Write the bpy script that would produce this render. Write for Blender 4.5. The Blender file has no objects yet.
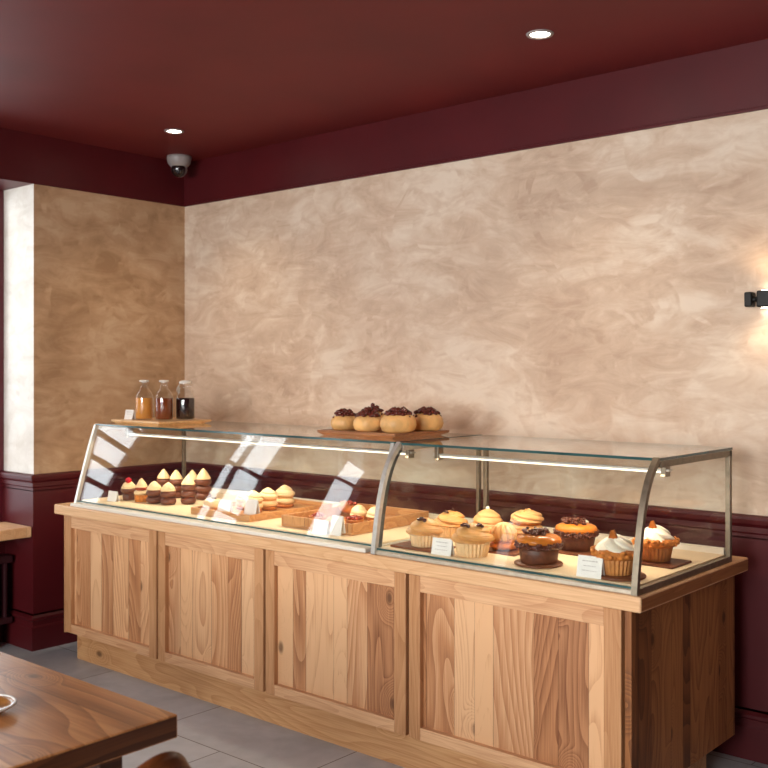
import bpy, bmesh, math, random
from mathutils import Vector, Matrix, noise
PI = math.pi
C = bpy.context.scene.collection
scene = bpy.context.scene

# ------------------------------------------------------------------ node helpers
def S(r, g, b):
    def f(c):
        c /= 255.0
        return c/12.92 if c <= .04045 else ((c+.055)/1.055)**2.4
    return (f(r), f(g), f(b), 1.0)

class NT:
    def __init__(self, name):
        self.m = bpy.data.materials.new(name)
        self.m.use_nodes = True
        self.t = self.m.node_tree
        self.t.nodes.clear()
        self.out = self.t.nodes.new('ShaderNodeOutputMaterial')
    def n(self, typ, props=None, **ins):
        nd = self.t.nodes.new(typ)
        for k, v in (props or {}).items():
            setattr(nd, k, v)
        for k, v in ins.items():
            key = int(k[1:]) if (k[0] == 'i' and k[1:].isdigit()) else k.replace('_', ' ')
            self.put(nd.inputs[key], v)
        return nd
    def put(self, sock, v):
        if isinstance(v, bpy.types.Node):
            v = v.outputs[0]
        if isinstance(v, bpy.types.NodeSocket):
            self.t.links.new(v, sock)
        else:
            sock.default_value = v
    def math(self, op, a, b=0.0, c=0.0):
        return self.n('ShaderNodeMath', {'operation': op}, i0=a, i1=b, i2=c)
    def mix(self, fac, a, b, blend='MIX'):
        nd = self.n('ShaderNodeMix', {'data_type': 'RGBA', 'blend_type': blend})
        self.put(nd.inputs[0], fac); self.put(nd.inputs[6], a); self.put(nd.inputs[7], b)
        return nd.outputs[2]
    def ramp(self, fac, stops):
        nd = self.n('ShaderNodeValToRGB', i0=fac)
        e = nd.color_ramp.elements
        while len(e) < len(stops):
            e.new(.5)
        for k, (p, c) in enumerate(stops):
            e[k].position = p; e[k].color = c
        return nd
    def bsdf(self, **ins):
        b = self.n('ShaderNodeBsdfPrincipled', **ins)
        self.put(self.out.inputs[0], b)
        return b

def plain(name, col, rough=.5, metal=0.0, noise_amt=.08, scale=30, spec=.5, bump=0.0, sss=0.0, dist=.0):
    t = NT(name)
    pos = t.n('ShaderNodeNewGeometry').outputs['Position']
    nz = t.n('ShaderNodeTexNoise', Vector=pos, Scale=scale, Detail=4.0, Distortion=dist)
    dk = tuple(c*(1-noise_amt*2) for c in col[:3])+(1,)
    lt = tuple(min(1, c*(1+noise_amt*2)) for c in col[:3])+(1,)
    col_s = t.ramp(nz.outputs[0], [(.3, dk), (.7, lt)])
    b = t.bsdf(Base_Color=col_s, Roughness=rough, Metallic=metal)
    b.inputs['Specular IOR Level'].default_value = spec
    if sss:
        b.inputs['Subsurface Weight'].default_value = sss
        b.inputs['Subsurface Radius'].default_value = (.012, .006, .003)
    if bump:
        bp = t.n('ShaderNodeBump', Strength=bump, Distance=.002, Height=nz.outputs[0])
        t.put(b.inputs['Normal'], bp)
    return t.m

def emit(name, col, s):
    t = NT(name)
    pos = t.n('ShaderNodeNewGeometry').outputs['Position']
    nz = t.n('ShaderNodeTexNoise', Vector=pos, Scale=3.0)
    c = t.mix(nz.outputs[0], col, tuple(x*.97 for x in col[:3])+(1,))
    e = t.n('ShaderNodeEmission', Color=c, Strength=s)
    t.put(t.out.inputs[0], e)
    return t.m

def wood(name, dark, mid, light, grain='Z', plank=None, tint=.25, rough=.42, ring=26, off=0.0, knots=True, seam=.5, ring_amt=.6, scale=1.0):
    """grain: axis along the fibres; plank: (axis, width) for glued boards"""
    t = NT(name)
    pos = t.n('ShaderNodeNewGeometry').outputs['Position']
    sx = t.n('ShaderNodeSeparateXYZ', i0=pos)
    ax = {'X': sx.outputs[0], 'Y': sx.outputs[1], 'Z': sx.outputs[2]}
    cross = [a for a in 'XYZ' if a != grain]
    seam_f = None; rnd = None
    if plank:
        u = t.math('DIVIDE', t.math('ADD', ax[plank[0]], 20+off), plank[1])
        wob = t.n('ShaderNodeTexNoise', {'noise_dimensions': '1D'}, W=t.math('MULTIPLY', u, .45), Scale=1.0)
        u2 = t.math('ADD', u, t.math('MULTIPLY', wob.outputs[0], 1.5))
        idx = t.math('FLOOR', u2)
        wn = t.n('ShaderNodeTexWhiteNoise', {'noise_dimensions': '1D'}, W=idx)
        rnd = wn.outputs[0]; rcol = wn.outputs[1]
        fr = t.math('FRACT', u2)
        edge = t.math('MINIMUM', fr, t.math('SUBTRACT', 1.0, fr))
        seam_f = t.math('LESS_THAN', edge, .012)
    gl = t.math('MULTIPLY', ax[grain], .17)
    o1 = t.math('MULTIPLY', rnd, 41.0) if rnd is not None else 3.0
    vec = t.n('ShaderNodeCombineXYZ', i0=t.math('ADD', t.math('MULTIPLY', ax[cross[0]], scale), o1), i1=t.math('ADD', t.math('MULTIPLY', ax[cross[1]], scale), o1), i2=t.math('MULTIPLY', gl, scale))
    n1 = t.n('ShaderNodeTexNoise', Vector=vec, Scale=3.6, Detail=1.5, Roughness=.45, Distortion=.25)
    h = n1.outputs[0]
    kn = None
    if knots:
        ka = ax[plank[0]] if plank else ax[cross[1] if grain == 'X' else cross[0]]
        vk = t.n('ShaderNodeCombineXYZ', i0=t.math('ADD', ka, o1), i1=t.math('MULTIPLY', ax[grain], .6), i2=0.0)
        vo = t.n('ShaderNodeTexVoronoi', {'voronoi_dimensions': '2D'}, Vector=vk, Scale=3.4, Randomness=1.0)
        kd = vo.outputs['Distance']
        kc = t.n('ShaderNodeSeparateXYZ', i0=vo.outputs['Color'])
        on = t.math('GREATER_THAN', kc.outputs[0], .42)
        near = t.n('ShaderNodeMapRange', {'interpolation_type': 'SMOOTHERSTEP'}, i0=kd, i1=0.0, i2=.30, i3=1.0, i4=0.0)
        bumpk = t.math('MULTIPLY', t.math('MULTIPLY', near, on), .30)
        h = t.math('ADD', h, bumpk)
        kn = t.math('MULTIPLY', t.n('ShaderNodeMapRange', {'interpolation_type': 'SMOOTHERSTEP'}, i0=kd, i1=.015, i2=.085, i3=1.0, i4=0.0), on)
    ph = t.math('MULTIPLY', h, ring*PI)
    rg = t.math('FRACT', t.math('MULTIPLY', h, float(ring)))     # sawtooth growth rings
    rg = t.math('POWER', rg, 1.6)
    fv = t.n('ShaderNodeCombineXYZ', i0=t.math('ADD', ax[cross[0]], o1), i1=ax[cross[1]], i2=t.math('MULTIPLY', ax[grain], .025))
    fb = t.n('ShaderNodeTexNoise', Vector=fv, Scale=170.0, Detail=3.0, Roughness=.6)
    lo = t.n('ShaderNodeTexNoise', Vector=vec, Scale=1.6, Detail=2.0)
    f = t.math('ADD', t.math('MULTIPLY', rg, ring_amt*.62), t.math('MULTIPLY', t.math('SUBTRACT', fb.outputs[0], .5), .75))
    f = t.math('ADD', f, t.math('MULTIPLY', t.math('SUBTRACT', lo.outputs[0], .5), .55))
    if rnd is not None:
        f = t.math('ADD', f, t.math('MULTIPLY', t.math('SUBTRACT', rnd, .5), tint*2.0))
    f = t.math('ADD', f, .12)
    col = t.ramp(f, [(0.0, light), (.42, mid), (.95, dark)])
    c = col.outputs[0]
    if rnd is not None:
        rs = t.n('ShaderNodeSeparateXYZ', i0=rcol)
        c = t.mix(t.math('MULTIPLY', rs.outputs[1], .35), c, t.mix(1.0, c, (1.0, .86, .70, 1), 'MULTIPLY'))
    if kn is not None:
        c = t.mix(t.math('MULTIPLY', kn, .75), c, tuple(x*.32 for x in dark[:3])+(1,))
    if seam_f is not None:
        c = t.mix(t.math('MULTIPLY', seam_f, seam), c, tuple(x*.35 for x in dark[:3])+(1,))
    b = t.bsdf(Base_Color=c, Roughness=rough)
    bp = t.n('ShaderNodeBump', Strength=.12, Distance=.001, Height=fb.outputs[0])
    t.put(b.inputs['Normal'], bp)
    b.inputs['Specular IOR Level'].default_value = .35
    return t.m

def glass(name, f0=.045, tint=(.972, .985, .978, 1), rough=0.0):
    t = NT(name)
    lw = t.n('ShaderNodeLayerWeight', Blend=.5)
    p = t.math('POWER', lw.outputs['Facing'], 5.0)
    fr = t.math('MULTIPLY_ADD', p, 1.0-f0, f0)
    pos = t.n('ShaderNodeNewGeometry').outputs['Position']
    nz = t.n('ShaderNodeTexNoise', Vector=pos, Scale=2.0)
    tc = t.mix(nz.outputs[0], tint, tuple(min(1, x*1.006) for x in tint[:3])+(1,))
    tr = t.n('ShaderNodeBsdfTransparent', Color=tc)
    gl = t.n('ShaderNodeBsdfGlossy', Color=(1, 1, 1, 1), Roughness=rough)
    mx = t.n('ShaderNodeMixShader', i0=fr, i1=tr, i2=gl)
    t.put(t.out.inputs[0], mx)
    return t.m

def plaster_mat(name, a, b_, c_):
    t = NT(name)
    pos = t.n('ShaderNodeNewGeometry').outputs['Position']
    n1 = t.n('ShaderNodeTexNoise', Vector=pos, Scale=1.7, Detail=6.0, Roughness=.6, Distortion=.5)
    def strokes(ang, sc):
        mp = t.n('ShaderNodeMapping', Vector=pos)
        mp.inputs['Rotation'].default_value = (ang*.8, ang, 0)
        mp.inputs['Scale'].default_value = (1.0, 1.0, 2.6)
        return t.n('ShaderNodeTexNoise', Vector=mp, Scale=sc, Detail=5.0, Roughness=.62, Distortion=1.1)
    s1, s2 = strokes(.9, 3.4), strokes(-.8, 3.0)
    sel = t.n('ShaderNodeTexNoise', Vector=pos, Scale=3.4, Detail=3.0, Distortion=1.5)
    selr = t.n('ShaderNodeMapRange', i0=sel.outputs[0], i1=.47, i2=.53, i3=0.0, i4=1.0)
    st = t.n('ShaderNodeMix', {'data_type': 'FLOAT'}, i0=selr)
    t.put(st.inputs[2], s1.outputs[0]); t.put(st.inputs[3], s2.outputs[0])
    f = t.math('ADD', t.math('MULTIPLY', n1.outputs[0], .5), t.math('MULTIPLY', st.outputs[0], .5))
    col = t.ramp(f, [(.38, a), (.5, b_), (.61, c_)])
    fine = t.n('ShaderNodeTexNoise', Vector=pos, Scale=38.0, Detail=3.0)
    c = t.mix(t.math('MULTIPLY', fine.outputs[0], .10), col.outputs[0], a)
    b = t.bsdf(Base_Color=c, Roughness=.72)
    b.inputs['Specular IOR Level'].default_value = .25
    bp = t.n('ShaderNodeBump', Strength=.10, Distance=.004, Height=f)
    t.put(b.inputs['Normal'], bp)
    return t.m

def tile_mat(name):
    t = NT(name)
    pos = t.n('ShaderNodeNewGeometry').outputs['Position']
    mp = t.n('ShaderNodeMapping', Vector=pos)
    mp.inputs['Location'].default_value = (.23, .31, 0)
    br = t.n('ShaderNodeTexBrick', {'offset': .5}, Vector=mp, Scale=1.0, Mortar_Size=.003, Brick_Width=.9, Row_Height=.45, Bias=0.0,
             Color1=(.35, .35, .35, 1), Color2=(.65, .65, .65, 1), Mortar=(0, 0, 0, 1))
    n1 = t.n('ShaderNodeTexNoise', Vector=pos, Scale=2.2, Detail=7.0, Roughness=.6, Distortion=.7)
    n2 = t.n('ShaderNodeTexNoise', Vector=pos, Scale=14.0, Detail=5.0)
    f = t.math('ADD', t.math('MULTIPLY', n1.outputs[0], .75), t.math('MULTIPLY', n2.outputs[0], .25))
    sp = t.n('ShaderNodeSeparateXYZ', i0=br.outputs['Color'])
    f = t.math('ADD', f, t.math('MULTIPLY', t.math('SUBTRACT', sp.outputs[0], .5), .35))
    col = t.ramp(f, [(.25, S(152, 158, 162)), (.5, S(182, 187, 191)), (.75, S(206, 209, 212))])
    c = t.mix(br.outputs['Fac'], col.outputs[0], S(104, 100, 96))
    b = t.bsdf(Base_Color=c, Roughness=.42)
    bp = t.n('ShaderNodeBump', Strength=.15, Distance=.003, Height=f)
    t.put(b.inputs['Normal'], bp)
    return t.m

M = {}
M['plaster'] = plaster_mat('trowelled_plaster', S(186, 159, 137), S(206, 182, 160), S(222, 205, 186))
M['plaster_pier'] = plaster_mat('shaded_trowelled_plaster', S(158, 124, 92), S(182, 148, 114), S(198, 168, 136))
M['maroon'] = plain('maroon_wall_paint', S(78, 17, 22), .42, noise_amt=.05, scale=3, spec=.4)
M['ceil'] = plain('maroon_ceiling_paint', S(104, 29, 31), .6, noise_amt=.05, scale=2, spec=.3)
M['white_wall'] = plain('cream_wall_paint', S(214, 200, 182), .8, noise_amt=.03, scale=2)
M['reveal'] = plaster_mat('window_lit_reveal_plaster', S(214, 206, 194), S(228, 222, 212), S(238, 234, 226))  # window glare on the pier's reveal, put into a paler plaster colour
M['floor'] = tile_mat('grey_stone_tiles')
D_, Mi, L_ = S(124, 76, 48), S(186, 132, 91), S(221, 176, 133)
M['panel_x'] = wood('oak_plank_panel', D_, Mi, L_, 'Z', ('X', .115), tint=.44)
M['panel_y'] = wood('shaded_oak_plank_panel', S(70, 40, 20), S(132, 82, 44), S(172, 116, 68), 'Z', ('Y', .085), tint=.3, rough=.5)  # counter oak darkened: the right end's shade is in the colour
M['rail_x'] = wood('oak_rail', D_, Mi, L_, 'X', None, knots=False, ring=14, ring_amt=.25, scale=1.6)
M['stile_z'] = wood('oak_stile', S(112, 70, 42), S(168, 116, 74), S(200, 150, 106), 'Z', None, knots=False, ring=14, ring_amt=.25, scale=1.6)
M['top_x'] = wood('oak_worktop', S(150, 100, 64), S(200, 150, 104), S(226, 184, 140), 'X', ('Y', .11), tint=.1, knots=False, ring=12, seam=.2, ring_amt=.22, scale=1.6)
M['top_end'] = wood('shaded_worktop_end', S(84, 48, 24), S(142, 90, 50), S(176, 120, 72), 'Y', None, knots=False, ring=14, ring_amt=.3, scale=2)  # worktop oak with the shade of its right end painted in
M['plinth'] = wood('oak_plinth', D_, S(182, 130, 84), S(210, 164, 116), 'X', None, ring=14, ring_amt=.4, scale=1.5)
M['table'] = wood('walnut_stained_oak', S(92, 54, 28), S(168, 112, 66), S(210, 156, 102), 'X', ('Y', .2), tint=.12, rough=.3, ring=22, scale=.9)
M['table_edge'] = wood('dark_table_edge', S(34, 16, 8), S(66, 35, 17), S(96, 54, 28), 'Y', None, knots=False, rough=.4)
M['chair'] = wood('dark_chair_wood', S(40, 17, 8), S(84, 42, 20), S(116, 64, 32), 'Y', None, knots=False, rough=.3)
M['tray'] = wood('oak_tray', S(130, 80, 42), S(182, 126, 76), S(208, 156, 102), 'X', None, knots=False, ring=14, scale=2)
M['tray_pale'] = wood('pale_oak_tray', S(160, 112, 68), S(206, 160, 110), S(226, 186, 138), 'X', None, knots=False, ring=14, scale=2)
M['tray_dark'] = wood('walnut_tray', S(84, 50, 28), S(132, 84, 52), S(164, 112, 74), 'X', None, knots=False, ring=14, scale=2)
M['crate'] = wood('crate_planks', S(130, 80, 42), S(182, 126, 76), S(208, 156, 102), 'Z', ('X', .07), knots=False, ring=14, seam=.9, scale=2)
M['slate'] = wood('brown_serving_board', S(52, 26, 14), S(96, 54, 32), S(124, 74, 46), 'X', None, knots=False, rough=.45)
M['glass'] = glass('clear_glass', .05)
M['glass_back'] = glass('rear_glass', .03)
M['pane'] = glass('window_glass', .04, (.97, .985, .99, 1))
M['bottle'] = glass('bottle_glass', .07, (.96, .97, .97, 1))
M['edge'] = plain('green_glass_edge', S(44, 80, 80), .15, noise_amt=.12, scale=8, spec=.8)
M['steel'] = plain('brushed_steel', S(206, 202, 192), .38, .6, noise_amt=.05, scale=60)
M['bronze'] = plain('dark_bronze_metal', S(134, 122, 104), .42, .75, noise_amt=.08, scale=40)
M['rail_metal'] = plain('satin_beige_metal', S(206, 192, 170), .4, .5, noise_amt=.05, scale=40)
M['dark_seal'] = plain('dark_green_seal', S(34, 48, 46), .4, noise_amt=.08)
M['sill_pale'] = plain('pale_case_rail', S(224, 216, 200), .35, noise_amt=.03, scale=6)
M['deck'] = plain('cream_case_deck', S(232, 208, 170), .4, noise_amt=.03, scale=6)
M['led'] = emit('warm_led', (1.0, .88, .70, 1), 2.2)
M['lamp'] = emit('warm_lamp', (1.0, .90, .74, 1), 30.0)
M['black'] = plain('black_metal', S(26, 23, 21), .4, .6, noise_amt=.1)
M['white'] = plain('white_plastic', S(150, 142, 140), .4, noise_amt=.03)
M['dome'] = plain('smoked_dome', S(26, 14, 14), .12, noise_amt=.1, spec=.8)
M['card'] = plain('white_card', S(240, 236, 228), .6, noise_amt=.02)
M['ink'] = plain('grey_ink', S(186, 178, 170), .7, noise_amt=.05)
M['frame_red'] = plain('maroon_window_frame', S(92, 24, 36), .4, noise_amt=.05, scale=4)
M['rad'] = plain('dark_maroon_enamel', S(48, 14, 20), .4, noise_amt=.05, scale=6)
M['paper'] = plain('baking_paper', S(230, 192, 142), .7, noise_amt=.05, scale=50)
M['paper_tan'] = plain('tan_baking_paper', S(198, 132, 70), .6, noise_amt=.06, scale=50)
M['caramel_cream'] = plain('caramel_buttercream', S(214, 156, 90), .45, noise_amt=.07, scale=26, sss=.04)
M['light_caramel'] = plain('pale_caramel_cream', S(218, 166, 106), .45, noise_amt=.06, scale=26, sss=.04)
M['white_cream'] = plain('whipped_cream', S(246, 236, 214), .4, noise_amt=.03, scale=26, sss=.05)
M['butter_cream'] = plain('ivory_cream', S(232, 200, 152), .45, noise_amt=.05, scale=30, sss=.05)
M['sponge'] = plain('golden_sponge', S(196, 118, 46), .75, noise_amt=.16, scale=70, bump=.5)
M['orange_sponge'] = plain('amber_cake', S(196, 108, 34), .6, noise_amt=.14, scale=60, bump=.4)
M['choc'] = plain('dark_chocolate_cake', S(96, 52, 32), .5, noise_amt=.16, scale=60, bump=.4)
M['choc_soft'] = plain('milk_chocolate_layer', S(104, 56, 36), .42, noise_amt=.1, scale=40)
M['crumb'] = plain('chocolate_crumb', S(88, 42, 24), .35, noise_amt=.2, scale=90)
M['caramel'] = plain('glossy_caramel', S(200, 116, 40), .2, noise_amt=.1, scale=20, sss=.03)
M['dollop'] = plain('chocolate_dollop', S(66, 30, 14), .25, noise_amt=.1)
M['cherry'] = plain('red_cherry', S(170, 16, 34), .15, noise_amt=.1)
M['berry'] = plain('red_jam', S(150, 52, 26), .2, noise_amt=.2, scale=60)
M['bread'] = plain('golden_bun_dough', S(226, 174, 108), .5, noise_amt=.13, scale=14, sss=.03, dist=.6)
M['bread_dark'] = plain('baked_pastry', S(178, 106, 44), .5, noise_amt=.2, scale=30, dist=.6)
M['topping'] = plain('dark_berry_topping', S(92, 34, 24), .22, noise_amt=.25, scale=90)
M['syrup_caramel'] = plain('caramel_syrup', S(222, 150, 70), .2, noise_amt=.06, scale=10)
M['syrup_brown'] = plain('brown_syrup', S(124, 58, 26), .2, noise_amt=.06, scale=10)
M['syrup_dark'] = plain('dark_preserve', S(36, 14, 12), .25, noise_amt=.4, scale=60)
M['shard'] = plain('caramel_shard', S(176, 96, 34), .25, noise_amt=.12, scale=40)
M['ceramic'] = plain('white_glaze', S(225, 220, 212), .12, noise_amt=.02)
M['amber_bowl'] = plain('amber_glaze', S(150, 98, 44), .2, noise_amt=.1)

# ------------------------------------------------------------------ mesh helpers
def nb():
    return bmesh.new()

def box(bm, x0, x1, y0, y1, z0, z1, bev=0.0, mi=0, seg=2, face_mi=None):
    vs = [bm.verts.new((x, y, z)) for x in (x0, x1) for y in (y0, y1) for z in (z0, z1)]
    F = {'-x': (0, 1, 3, 2), '+x': (4, 6, 7, 5), '-y': (0, 4, 5, 1), '+y': (2, 3, 7, 6), '-z': (0, 2, 6, 4), '+z': (1, 5, 7, 3)}
    fs = []
    for k, q in F.items():
        f = bm.faces.new([vs[i] for i in q])
        f.material_index = (face_mi or {}).get(k, mi)
        fs.append(f)
    if bev:
        es = list({e for f in fs for e in f.edges})
        bmesh.ops.bevel(bm, geom=es, offset=bev, segments=seg, affect='EDGES', profile=.5)
    return vs

def lathe(bm, prof, n=32, c=(0, 0, 0), fn=None, mi=0, smooth=True):
    """prof: list of (r, z); fn(theta, i/len) -> radius factor"""
    rings = []
    N = len(prof)
    for i, (r, z) in enumerate(prof):
        if r < 1e-6:
            rings.append([bm.verts.new((c[0], c[1], c[2]+z))])
        else:
            ring = []
            for k in range(n):
                th = 2*PI*k/n
                q = r*(fn(th, i/(N-1)) if fn else 1.0)
                ring.append(bm.verts.new((c[0]+q*math.cos(th), c[1]+q*math.sin(th), c[2]+z)))
            rings.append(ring)
    for a, b in zip(rings, rings[1:]):
        for k in range(n):
            k2 = (k+1) % n
            if len(a) == 1 and len(b) == 1:
                continue
            if len(a) == 1:
                f = bm.faces.new((a[0], b[k2], b[k]))
            elif len(b) == 1:
                f = bm.faces.new((a[k], a[k2], b[0]))
            else:
                f = bm.faces.new((a[k], a[k2], b[k2], b[k]))
            f.smooth = smooth; f.material_index = mi

def tube(bm, pts, rad, n=8, mi=0, smooth=True):
    pts = [Vector(p) for p in pts]
    if not isinstance(rad, (list, tuple)):
        rad = [rad]*len(pts)
    rings = []
    up = Vector((0, 0, 1))
    for i, p in enumerate(pts):
        d = (pts[min(i+1, len(pts)-1)]-pts[max(i-1, 0)]).normalized()
        s = d.cross(up if abs(d.z) < .95 else Vector((1, 0, 0))).normalized()
        u = s.cross(d).normalized()
        rings.append([bm.verts.new(p+(s*math.cos(2*PI*k/n)+u*math.sin(2*PI*k/n))*rad[i]) for k in range(n)])
    for a, b in zip(rings, rings[1:]):
        for k in range(n):
            f = bm.faces.new((a[k], a[(k+1) % n], b[(k+1) % n], b[k])); f.smooth = smooth; f.material_index = mi
    bm.faces.new(list(reversed(rings[0]))).material_index = mi
    bm.faces.new(rings[-1]).material_index = mi

def blob(bm, c, r, sc=(1, 1, 1), sub=2, amp=.12, freq=2.0, seed=0.0, mi=0):
    g = bmesh.ops.create_icosphere(bm, subdivisions=sub, radius=1.0)
    for v in g['verts']:
        k = 1+amp*noise.noise(v.co*freq+Vector((seed*7.3, seed*3.1, seed)))
        v.co = Vector((c[0]+v.co.x*k*r*sc[0], c[1]+v.co.y*k*r*sc[1], c[2]+v.co.z*k*r*sc[2]))
    for f in {f for v in g['verts'] for f in v.link_faces}:
        f.smooth = True; f.material_index = mi

def obj(name, bm, mats, parent=None, world=False):
    me = bpy.data.meshes.new(name)
    bmesh.ops.recalc_face_normals(bm, faces=bm.faces[:])
    if world and parent is not None:
        bmesh.ops.translate(bm, verts=bm.verts[:], vec=-parent.location)
    bm.to_mesh(me); bm.free()
    for m in (mats if isinstance(mats, (list, tuple)) else [mats]):
        me.materials.append(m)
    o = bpy.data.objects.new(name, me)
    C.objects.link(o)
    if parent is not None:
        o.parent = parent
    return o

def wobj(name, bm, mats, root):          # geometry authored in world coordinates, parent chain up to root (unrotated)
    return obj(name, bm, mats, root, True)

def sub(name, bm, mats, part, root):     # sub-part: part sits at the root's origin
    bmesh.ops.translate(bm, verts=bm.verts[:], vec=-root.location)
    return obj(name, bm, mats, part)

def thing(name, label, cat, loc=(0, 0, 0), rz=0.0, group=None):
    o = bpy.data.objects.new(name, None)
    o.empty_display_size = .05
    C.objects.link(o)
    o.location = loc; o.rotation_euler = (0, 0, rz)
    o['label'] = label; o['category'] = cat
    if group: o['group'] = group
    return o

def tag(o, label, cat, group=None):
    o['label'] = label; o['category'] = cat
    if group: o['group'] = group
    return o

def struct(name, bm, mats, label=None):
    o = obj(name, bm, mats)
    o['kind'] = 'structure'
    if label: o['label'] = label
    return o

# ------------------------------------------------------------------ room shell
XL, YB, HC = -5.43, 4.258, 3.04          # inner face of left pier, back wall, ceiling
XR, YF = 2.6, -3.0
BAND = 2.746
bm = nb(); box(bm, -6.0, XR+.2, YF-.2, YB+.2, -.12, 0); struct('floor', bm, M['floor'], 'grey stone tile floor')
bm = nb(); box(bm, -6.0, XR+.2, YF-.2, YB+.2, HC, HC+.12); struct('ceiling', bm, M['ceil'], 'maroon painted ceiling')
bm = nb(); box(bm, -6.0, XR+.2, YB, YB+.2, 0, BAND); struct('wall_back', bm, M['plaster'], 'beige trowelled plaster wall behind the counter')
bm = nb(); box(bm, -6.0, XR+.2, YB-.004, YB+.2, BAND, HC); box(bm, XL, XR, YB-.012, YB, BAND, BAND+.014, .003)
struct('trim_1', bm, M['maroon'], 'maroon band along the top of the back wall')
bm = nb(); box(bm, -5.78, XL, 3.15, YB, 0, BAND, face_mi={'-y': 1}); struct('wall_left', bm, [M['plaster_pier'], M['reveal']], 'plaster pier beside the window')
bm = nb(); box(bm, -5.78, XL, YF, YB, BAND, HC); struct('trim_2', bm, M['maroon'], 'maroon lintel band above the window')
bm = nb(); box(bm, -6.0, -5.74, YF-.2, 3.15, 0, .66); struct('wall_left_apron', bm, M['maroon'], 'maroon wall under the window')
bm = nb(); box(bm, -6.0, -5.78, 3.15, YB, 0, HC); struct('wall_left_outer', bm, M['white_wall'])
bm = nb(); box(bm, XR, XR+.2, YF-.2, YB+.2, 0, HC); struct('wall_right', bm, M['maroon'], 'maroon wall at the right')
# front wall (behind the camera) with two tall shop windows
FW = [(-3.7, -1.9), (-1.5, .3)]
bm = nb()
xs = -6.0
for a, b in FW:
    box(bm, xs, a, YF-.2, YF, 0, HC); xs = b
    box(bm, a, b, YF-.2, YF, 0, .5); box(bm, a, b, YF-.2, YF, 2.75, HC)
box(bm, xs, XR, YF-.2, YF, 0, HC)
struct('wall_front', bm, M['maroon'], 'maroon wall with shop windows')

# wainscot, rail and skirting profiles swept along straight runs
RAIL = [(.010, .935), (.010, .955), (.016, .962), (.016, .985), (.030, 1.0), (.034, 1.018), (.034, 1.03), (.018, 1.036), (0, 1.036)]
BASE = [(.022, 0), (.022, .135), (.016, .146), (.016, .170), (.024, .178), (.024, .192), (.010, .205), (.010, .215)]
def run(bm, prof, a, b, nrm, ea=0, eb=0):
    """sweep profile (offset, z) from a to b (2-D), offset along nrm"""
    dx, dy = b[0]-a[0], b[1]-a[1]; L = math.hypot(dx, dy); dx /= L; dy /= L
    A = [bm.verts.new((a[0]+(nrm[0]-dx*ea)*o, a[1]+(nrm[1]-dy*ea)*o, z)) for o, z in prof]
    B = [bm.verts.new((b[0]+(nrm[0]+dx*eb)*o, b[1]+(nrm[1]+dy*eb)*o, z)) for o, z in prof]
    for i in range(len(prof)-1):
        bm.faces.new((A[i], A[i+1], B[i+1], B[i]))
    for R_, e in ((A, a), (B, b)):
        w = [bm.verts.new((e[0], e[1], prof[0][1])), bm.verts.new((e[0], e[1], prof[-1][1]))]
        bm.faces.new([w[0]]+R_+([w[1]] if prof[-1][0] > 0 else []))
def wains(k, a, b, nrm, lbl, ea=0, eb=0):
    bm = nb(); run(bm, [(.010, 0), (.010, .94)], a, b, nrm, ea, eb); struct('trim_%d' % k, bm, M['maroon'], 'maroon wainscot '+lbl)
    bm = nb(); run(bm, RAIL, a, b, nrm, ea, eb); struct('trim_%d' % (k+1), bm, M['maroon'], 'maroon chair rail '+lbl)
wains(3, (XL, YB), (XR, YB), (0, -1), 'along the back wall')
wains(5, (XL, 3.15), (XL, YB), (1, 0), 'on the face of the window pier', 1, 0)
wains(7, (-5.775, 3.15), (XL, 3.15), (0, -1), 'on the window side of the pier', 0, 1)
bm = nb(); run(bm, BASE, (XL, YB), (XR, YB), (0, -1)); struct('baseboard_back', bm, M['maroon'], 'maroon skirting along the back wall')
bm = nb(); run(bm, BASE, (XL, 3.15), (XL, YB), (1, 0), 1, 0); run(bm, BASE, (-5.74, 3.15), (XL, 3.15), (0, -1), 0, 1)
struct('baseboard_left', bm, M['maroon'], 'maroon skirting around the window pier')

# windows: frame, glazing bars, panes
def window_x(k, x, y0, y1, z0, z1, cols, rows, lbl):
    w = bpy.data.objects.new('window_%d' % k, None); C.objects.link(w); w['kind'] = 'structure'; w['label'] = lbl
    w.location = (x, y0, z0)
    bm = nb(); d = .03; f = .06
    box(bm, x-d, x+d, y0, y0+f, z0, z1, .004); box(bm, x-d, x+d, y1-f, y1, z0, z1, .004)
    box(bm, x-d, x+d, y0+f, y1-f, z0, z0+f+.02, .004); box(bm, x-d, x+d, y0+f, y1-f, z1-f, z1, .004)
    wobj('window_frame', bm, M['frame_red'], w)
    bm = nb()
    for c, wd in cols:
        box(bm, x-.022, x+.022, c-wd, c+wd, z0+f, z1-f, .003)
    for c in rows:
        box(bm, x-.018, x+.018, y0+f, y1-f, c-.018, c+.018, .003)
    wobj('glazing_bar', bm, M['frame_red'], w)
    bm = nb(); box(bm, x-.003, x+.003, y0+f*.5, y1-f*.5, z0+f*.5, z1-f*.5); wobj('pane', bm, M['pane'], w)
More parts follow.
